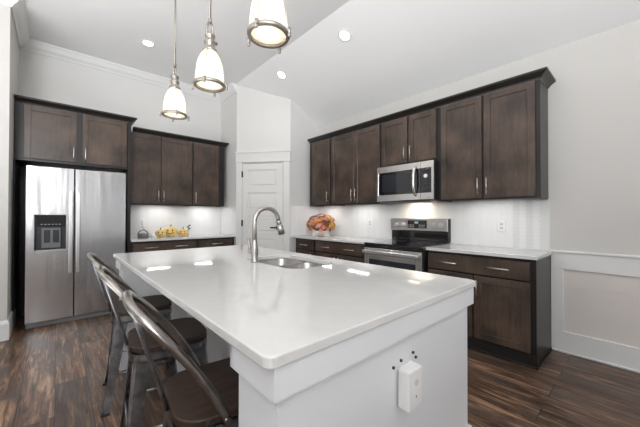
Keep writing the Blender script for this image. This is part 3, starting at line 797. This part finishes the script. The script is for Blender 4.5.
# outlet on the island end with a small white box plugged in
oc = thing('wall_outlet', 'white outlet with a boxy white plug-in device on the island end', 'outlet', (.965, .5995, .63), 0, 'outlets')
MB().box(-.036, .040, -.006, 0, -.058, .060, .002).build('cover_plate', M['white_pl'], oc)
pg = MB().box(-.058, .030, -.052, -.0065, -.074, .064, .005, 2).build('plug_in_device', M['white_pl'], oc)
MB().prism([(-.010 + .012 * math.cos(a * PI / 3), .016 + .012 * math.sin(a * PI / 3)) for a in range(6)], 0, .001).xform(Matrix(((1, 0, 0, 0), (0, 0, -1, -.0521), (0, 1, 0, 0), (0, 0, 0, 1)))).build('device_button', M['quartz'], pg)
MB().cyl((-.012, -.0525, -.032), (-.012, -.0535, -.032), .004, n=10).build('device_light', M['grey_pl'], pg)
for x, z in ((-.078, .072), (.052, .086), (.072, .062), (-.03, .082)):
    MB().cyl((x, 0, z), (x, -.006, z), .0055, n=10).build('screw', M['slot'], oc)

# ------------------------------------------------------------------ bar stools
st = thing('bar_stool', 'nearest metal bar stool with wood seat, tucked under the near end of the island', 'bar stool', (.465, 1.07, 0), math.radians(-6.5), 'bar stools at the island')
mb = MB(); SZ = .612
mb.prism(rrect(-.18, .18, -.178, .178, .095, 10), SZ - .028, SZ, .006, None, 3); mb.build('seat', M['seat_wood'], st)
mb = MB(); rings = []
for s_, z in ((-.004, SZ - .029), (-.004, SZ - .034), (.002, SZ - .062), (.004, SZ - .074), (.010, SZ - .074), (.008, SZ - .06), (.008, SZ - .034)):
    rings.append([mb.bm.verts.new((x, y, z)) for x, y in rrect(-.176 - s_ + .004, .176 + s_ - .004, -.174 - s_ + .004, .174 + s_ - .004, .091, 8)])
n_ = len(rings[0]); fs = []
for i in range(len(rings) - 1):
    for k in range(n_): fs.append(mb.bm.faces.new((rings[i][k], rings[i][(k + 1) % n_], rings[i + 1][(k + 1) % n_], rings[i + 1][k])))
mb._tag(fs, True); bmesh.ops.recalc_face_normals(mb.bm, faces=mb.bm.faces[:]); mb.build('seat_frame', M['gun'], st)
def leg_mesh(sx, sy):
    """folded sheet-metal leg: a shallow V section, wide at the seat and narrow at the foot, splayed outwards"""
    mb = MB(); rows = []
    for q in range(8):
        k = q / 7.0
        z = (SZ - .045) * (1 - k) + .012 * k
        flare = .0 if k < .85 else (k - .85) * .05
        cx, cy = .158 + .052 * k + flare, .156 + .052 * k + flare
        w = .072 * (1 - k) + .030 * k; th = .004
        pts = [(cx - w, cy + .004), (cx - .006, cy + .004), (cx + .004, cy - .006), (cx + .004, cy - w), (cx, cy - w), (cx - .008, cy - .010), (cx - .012, cy), (cx - w, cy)]
        rows.append([mb.bm.verts.new((sx * x, sy * y, z)) for x, y in pts])
    n = 8; fs = []
    for i in range(7):
        for k in range(n): fs.append(mb.bm.faces.new((rows[i][k], rows[i][(k + 1) % n], rows[i + 1][(k + 1) % n], rows[i + 1][k])))
    fs += [mb.bm.faces.new(rows[0][::-1]), mb.bm.faces.new(rows[-1])]
    mb._tag(fs); bmesh.ops.recalc_face_normals(mb.bm, faces=mb.bm.faces[:]); return mb
for sx in (-1, 1):
    for sy in (-1, 1):
        lg = leg_mesh(sx, sy).build('leg', M['gun'], st)
        x, y = .207 * sx, .205 * sy
        MB().box(x - .022, x + .022, y - .022, y + .022, 0, .0125, .004).build('rubber_foot', M['rubber'], lg)
k = .62; zf = (SZ - .045) * (1 - k) + .012 * k; fx, fy = .158 + .052 * k - .006, .156 + .052 * k - .006
for sgn in (-1, 1):
    MB().tube([(-fx, sgn * fy, zf), (fx, sgn * fy, zf)], .008, 8).build('foot_rail', M['gun'], st)
    MB().tube([(sgn * fx, -fy, zf), (sgn * fx, fy, zf)], .008, 8).build('foot_rail', M['gun'], st)
mb = MB(); mb.box(-.16, .16, -.015, .015, SZ - .065, SZ - .060); mb.box(-.015, .015, -.16, .16, SZ - .059, SZ - .055); mb.build('cross_brace', M['gun'], st)
half = [(-.078, -.179, .580), (-.083, -.179, .607), (-.102, -.179, .660), (-.124, -.178, .712), (-.145, -.177, .755), (-.168, -.175, .797), (-.205, -.168, .856), (-.236, -.157, .901), (-.260, -.142, .934), (-.279, -.122, .958), (-.291, -.098, .974), (-.297, -.064, .983), (-.299, -.030, .987)]
half = [(x + .042 * (1 - (z - .58) / .41), y, z - .010 * (z - .58) / .41) for x, y, z in half]
hoop = half + [(-.2995, 0, .978)] + [(x, -y, z) for x, y, z in half[::-1]]
MB().tube(hoop, .0135, 12).build('back_hoop', M['gun_raw'], st)
for sy in (-1, 1):
    MB().cyl((-.040, sy * .174, .594), (-.040, sy * .200, .594), .009, n=10).build('bolt', M['gun_raw'], st)
mb = MB()
mb.tube([(-.294, -.014, .966), (-.262, -.014, .86), (-.228, -.014, .74), (-.200, -.014, .64), (-.186, -.014, .585)], .007, 8)
mb.tube([(-.294, .014, .966), (-.262, .014, .86), (-.228, .014, .74), (-.200, .014, .64), (-.186, .014, .585)], .007, 8)
mb.box(-.262, -.256, -.012, .012, .853, .867)
mb.build('back_slat', M['gun'], st)
dup(st, (.455, 1.745, 0), math.radians(-6.5), 'middle metal bar stool, its wood seat half under the island edge')
dup(st, (.462, 2.43, 0), math.radians(-6.5), 'farthest metal bar stool at the island, nearest the refrigerator')

# ------------------------------------------------------------------ pendants
pd = thing('pendant_light', 'nearest ribbed glass pendant lamp, its top cut off by the photo edge', 'pendant light', (.76, 1.22, 2.11), 0, 'pendant lights over the island')
mb = MB()
prof = [(.088, .012), (.090, .03), (.0885, .07), (.083, .12), (.074, .165), (.060, .20), (.046, .222), (.040, .232)]
mb.lathe(prof, n=96, ribs=32, amp=.02); mb.lathe([(r - .003, z) for r, z in prof][::-1], n=96, ribs=32, amp=.02)
sh = mb.build('glass_shade', M['shade'], pd)
mb = MB(); mb.lathe([(0, .010), (.086, .010), (.086, .014), (0, .014)], n=40); mb.build('glass_diffuser', M['shade'], sh)
mb = MB(); mb.lathe([(.084, -.002), (.099, -.004), (.103, .004), (.101, .016), (.092, .022), (.0905, .016), (.084, .009), (.084, -.002)], n=48)
rg_ = mb.build('bottom_ring', M['pewter'], pd)
for k in range(4):
    a = math.radians(28) + k * PI / 2; c_, s_ = math.cos(a), math.sin(a)
    mb = MB(); mb.cyl((.100 * c_, .100 * s_, .008), (.112 * c_, .112 * s_, .008), .008, n=12); mb.cyl((.112 * c_, .112 * s_, -.014), (.112 * c_, .112 * s_, .016), .0075, n=12); mb.sphere((.112 * c_, .112 * s_, -.018), .009, n=10)
    mb.build('thumb_screw', M['pewter'], rg_)
    mb = MB(); mb.tube([((r + .004) * c_, (r + .004) * s_, z) for r, z in prof] + [(.038 * c_, .038 * s_, .25)], .003, 6); mb.build('cage_wire', M['pewter'], pd)
mb = MB(); mb.lathe([(.042, .228), (.046, .232), (.046, .244), (.038, .250), (.033, .256), (.033, .285), (.037, .288), (.037, .300), (.028, .306), (.028, .328), (.033, .331), (.033, .345), (.020, .352), (.0, .354)], n=28)
mb.build('socket_cap', M['pewter'], pd)
mb = MB(); mb.cyl((.030, 0, .316), (.052, 0, .316), .006, n=10); mb.cyl((.052, 0, .316), (.060, 0, .316), .012, n=12); mb.build('socket_knob', M['pewter'], pd)
mb = MB(); mb.tube([(-.026, 0, .335), (-.028, 0, .37), (-.022, 0, .405), (-.008, 0, .432), (.008, 0, .432), (.022, 0, .405), (.028, 0, .37), (.026, 0, .335)], .0085, 8); mb.build('yoke', M['pewter'], pd)
mb = MB(); mb.lathe([(.0, .424), (.012, .426), (.012, .452), (.007, .456), (0, .457)], n=16); mb.cyl((0, 0, .44), (0, 0, 1.325), .0078, n=12); mb.build('rod', M['pewter'], pd)
mb = MB(); mb.lathe([(0, 1.320), (.03, 1.322), (.060, 1.333), (.064, 1.342), (.064, 1.3495), (0, 1.3495)], n=28); mb.build('ceiling_canopy', M['pewter'], pd)
mb = MB(); mb.sphere((0, 0, .135), .030, (1, 1, 1.2), 14); mb.cyl((0, 0, .16), (0, 0, .235), .014, n=12); bl = mb.build('bulb', M['bulb'], pd)
PEND = [(.76, 1.22), (.76, 1.955), (.76, 2.74)]
dup(pd, (*PEND[1], 2.11), math.radians(24), 'middle one of the three ribbed glass pendant lamps')
dup(pd, (*PEND[2], 2.11), math.radians(54), 'farthest pendant lamp, hanging in front of the cabinets beside the refrigerator')
for x, y in PEND:
    l = bpy.data.lights.new('pendant_glow', 'POINT'); l.energy = 0.8; l.shadow_soft_size = .03; l.color = (1.0, .96, .89)
    o = bpy.data.objects.new('pendant_glow', l); COL.objects.link(o); o.location = (x, y, 2.11 + .075)

# ------------------------------------------------------------------ recessed ceiling lights
def can(label, loc, nrm, watts=1.8):
    q = Vector(nrm).to_track_quat('-Z', 'Y')
    t = thing('recessed_light', label, 'recessed light', loc, 0, 'recessed ceiling lights'); t.rotation_euler = q.to_euler()
    mb = MB(); mb.lathe([(.058, -.001), (.058, -.006), (.080, -.004), (.083, -.0005)], n=36); mb.build('trim_ring', M['trim'], t)
    mb = MB(); mb.lathe([(0, -.003), (.057, -.003), (.057, -.001), (0, -.001)], n=32); mb.build('light_lens', M['can'], t)
    d = bpy.data.lights.new('can_glow', 'AREA'); d.shape = 'DISK'; d.size = .11; d.energy = watts; d.color = (1.0, .97, .93); d.spread = math.radians(150)
    o = bpy.data.objects.new('can_glow', d); COL.objects.link(o); o.parent = t; o.location = (0, 0, -.012)
    return t
NS = Vector((-SL, 0, -1)).normalized()
can('round recessed light in the flat ceiling above the refrigerator side', (.86, 4.27, ZC), (0, 0, -1))
can('round recessed light low on the sloped ceiling, nearest the pantry door', (2.47, 3.60, ceil_z(2.47)), NS)
can('round recessed light on the sloped ceiling near the middle of the range wall', (2.47, 2.32, ceil_z(2.47)), NS)

# ------------------------------------------------------------------ small things on the counters
# fall flowers in a low white planter
px, py = 3.19, 3.52
fl = thing('flower_arrangement', 'fall arrangement of rust, pink and gold flowers in a low white planter', 'flower arrangement', (px, py, .9145), math.radians(-48))
mb = MB(); mb.box(-.135, -.075, -.05, .05, 0, .052, .004); mb.box(.08, .135, -.05, .05, 0, .052, .004); mb.box(-.075, .08, -.035, .045, .006, .05, .004); mb.box(-.125, .125, -.055, .055, .0525, .085, .004)
mb.build('planter_box', M['planter'], fl)
mb = MB(); mb.sphere((0, -.038, .030), .036, (1.4, .55, .80), 16); mb.build('burlap_bow', M['tan'], fl)
mb = MB(); mb.sphere((0, 0, .17), .10, (1.3, 1.0, .85), 20)
for v in mb.bm.verts: v.co += Vector((random.uniform(-1, 1), random.uniform(-1, 1), random.uniform(-1, 1))) * .012
mb.build('foliage', M['leaf'], fl)
cols = ['fl_rust', 'fl_pink', 'fl_orange', 'fl_rust', 'fl_pink', 'fl_orange']
for i in range(95):
    u = (i + .5) / 95; th = i * 2.39996
    ph = math.acos(1 - u * 1.62)
    rr = .185 + random.uniform(-.012, .012)
    p = Vector((rr * 1.18 * math.sin(ph) * math.cos(th), rr * .85 * math.sin(ph) * math.sin(th), .195 + rr * .74 * math.cos(ph) + random.uniform(-.01, .018)))
    nrm = Vector((p.x / 1.4, p.y, (p.z - .16) * 1.7)).normalized()
    key = random.choice(cols)
    if p.x > .13 and random.random() < .75: key = 'fl_gold'
    if p.z > .255 and random.random() < .4: key = 'fl_pink'
    if p.x < -.15 and random.random() < .6: key = 'fl_gold' if random.random() < .4 else 'fl_orange'
    if random.random() < .08: key = 'fl_plum'
    R_ = random.uniform(.030, .050)
    b = MB(); b.use(M[key])
    q = nrm.to_track_quat('Z', 'Y').to_matrix().to_4x4()
    for ring, (np_, tilt, L) in enumerate(((7, .35, 1.0), (5, .9, .7))):
        for k in range(np_):
            a = 2 * PI * k / np_ + ring * .4
            d0 = Vector((math.cos(a), math.sin(a), 0)); sd = Vector((-math.sin(a), math.cos(a), 0))
            tip = d0 * (R_ * L * math.cos(tilt)) + Vector((0, 0, R_ * L * math.sin(tilt)))
            mid = tip * .6 + Vector((0, 0, R_ * .10))
            vs = [b.bm.verts.new(c) for c in (Vector((0, 0, 0)), mid + sd * R_ * .34, tip, mid - sd * R_ * .34, mid - Vector((0, 0, .004)))]
            b._tag([b.bm.faces.new((vs[0], vs[1], vs[2], vs[3])), b.bm.faces.new((vs[0], vs[3], vs[4])), b.bm.faces.new((vs[0], vs[4], vs[1])), b.bm.faces.new((vs[4], vs[3], vs[2])), b.bm.faces.new((vs[4], vs[2], vs[1]))])
    b.sphere((0, 0, R_ * .22), R_ * .24, n=8)
    b.xform(Matrix.Translation(p) @ q)
    b.build('flower', None, fl)
# jack-o'-lanterns
def pumpkin(label, loc, R_, H, rz, smile=True):
    t = thing('jack_o_lantern', label, 'pumpkin decoration', loc, rz, 'pumpkins on the fridge wall counter')
    mb = MB(); n = 72; prof = [(0.02, .03)] + [(math.cos(a), math.sin(a)) for a in [(-80 + 160 * i / 14) * PI / 180 for i in range(15)]]
    rings = []
    for i in range(15):
        a = (-80 + 160 * i / 14) * PI / 180
        rings.append([])
        for k in range(n):
            th = 2 * PI * k / n; rib = 1 - .07 * abs(math.cos(5 * th)) ** 6
            r = R_ * (math.cos(a) ** .75) * rib
            z = H / 2 + H / 2 * math.sin(a) / math.sin(80 * PI / 180)
            rings[-1].append(mb.bm.verts.new((r * math.cos(th), r * math.sin(th), z)))
    fs = []
    for i in range(14):
        for k in range(n): fs.append(mb.bm.faces.new((rings[i][k], rings[i][(k + 1) % n], rings[i + 1][(k + 1) % n], rings[i + 1][k])))
    fs += [mb.bm.faces.new(rings[0][::-1]), mb.bm.faces.new(rings[-1])]
    mb._tag(fs, True); mb.build('pumpkin_body', M['pumpkin'], t)
    mb = MB(); mb.tube([(0, 0, H - .004), (.002, 0, H + .02), (.010, 0, H + .036)], [.009, .006, .005], 8); mb.build('stem', M['stem'], t)
    def onsurf(x, z, off=.004):
        a = math.asin(max(-1, min(1, (z - H / 2) / (H / 2) * math.sin(80 * PI / 180))))
        r = R_ * (math.cos(a) ** .75)
        return (x, -math.sqrt(max(0, r * r - x * x)) - off, z)
    for sgn in (-1, 1):
        mb = MB(); c = onsurf(sgn * R_ * .34, H * .64, .001)
        mb.sphere(c, R_ * .12, (1, .5, 1.15), 12); mb.build('eye', M['pump_face'], t)
    mb = MB(); pts = [onsurf(R_ * .52 * x, H * (.30 + .16 * x * x), .002) for x in [i / 6 for i in range(-6, 7)]]
    mb.tube(pts, R_ * .045, 8); mb.build('mouth', M['pump_face'], t)
    return t
pumpkin('largest golden jack-o\'-lantern, in the middle of the three by the backsplash', (1.345, 5.03, .9145), .100, .150, -.35)
pumpkin('small golden jack-o\'-lantern at the left of the row, nearest the refrigerator', (1.183, 4.955, .9145), .076, .112, -.30)
pumpkin('small golden jack-o\'-lantern at the right of the row, nearest the pantry', (1.507, 4.955, .9145), .076, .112, -.42)
# dark leafy sprig at the right of the pumpkins
t = thing('leaf_sprig', 'dark sprig standing at the right end of the row of pumpkins', 'sprig', (1.615, 5.06, .9145), 0)
mb = MB(); mb.tube([(0, 0, 0), (.004, 0, .10), (.014, 0, .165)], [.006, .004, .003], 8); mb.build('stem', M['stem'], t)
for z, dx in ((.11, .03), (.14, -.02), (.165, .035)):
    mb = MB(); mb.sphere((dx * .5 + .01, 0, z), .015, (1.2, .35, .8), 10); mb.build('leaf', M['stem'], t)
# small grey basket with a handle, and the cord behind it
t = thing('basket', 'small grey basket with arched handle on the counter beside the refrigerator', 'basket', (.955, 4.98, .9145), -.2)
mb = MB(); mb.lathe([(0, 0), (.066, 0), (.074, .02), (.072, .045), (.060, .062), (.050, .062), (.056, .04), (0, .02)], n=28); mb.build('basket_body', M['grey_pl'], t)
mb = MB(); mb.tube([(-.063 * math.cos(a * PI / 12), 0, .045 + .066 * math.sin(a * PI / 12)) for a in range(13)], .009, 8, flat=(.022, .008)); mb.build('basket_handle', M['grey_pl'], t)
mb = MB(); mb.sphere((0, 0, .05), .046, (1, 1, .55), 16); mb.build('filling', M['silver_pl'], t)
def outlet(label, loc, rz, kind):
    t = thing('wall_outlet', label, 'outlet', loc, rz, 'outlets')
    MB().box(-.036, .036, -.006, 0, -.058, .058, .003, 2).build('cover_plate', M['white_pl'], t)
    if kind == 'outlet':
        for z in (-.02, .02):
            f_ = MB().box(-.016, .016, -.0085, -.0062, z - .014, z + .014, .003).build('socket', M['quartz'], t)
            mb = MB(); mb.box(-.008, -.005, -.0092, -.0086, z - .006, z + .006); mb.box(.005, .008, -.0092, -.0086, z - .006, z + .006); mb.build('slots', M['slot'], f_)
    else:
        MB().box(-.016, .016, -.009, -.0062, -.033, .033, .002).build('rocker', M['quartz'], t)
    return t
outlet('white outlet on the tile between the range and the right end', (XR - .0085, 1.00, 1.135), RZ, 'outlet')
outlet('white outlet on the tile to the left of the range', (XR - .0085, 2.72, 1.135), RZ, 'outlet')
outlet('white switch on the tile above the grey basket', (.985, YB - .0085, 1.135), 0, 'switch')
mb = MB(); mb.tube([(.985, YB - .016, 1.115), (.985, YB - .05, 1.06), (1.03, YB - .08, .99), (1.09, YB - .12, .945), (1.10, YB - .16, .9185), (1.02, YB - .15, .9185), (.98, YB - .18, .9185)], .0035, 6)
tag(mb.build('cord', M['grey_pl']), 'thin grey cord hanging from the switch plate behind the grey basket', 'cord')
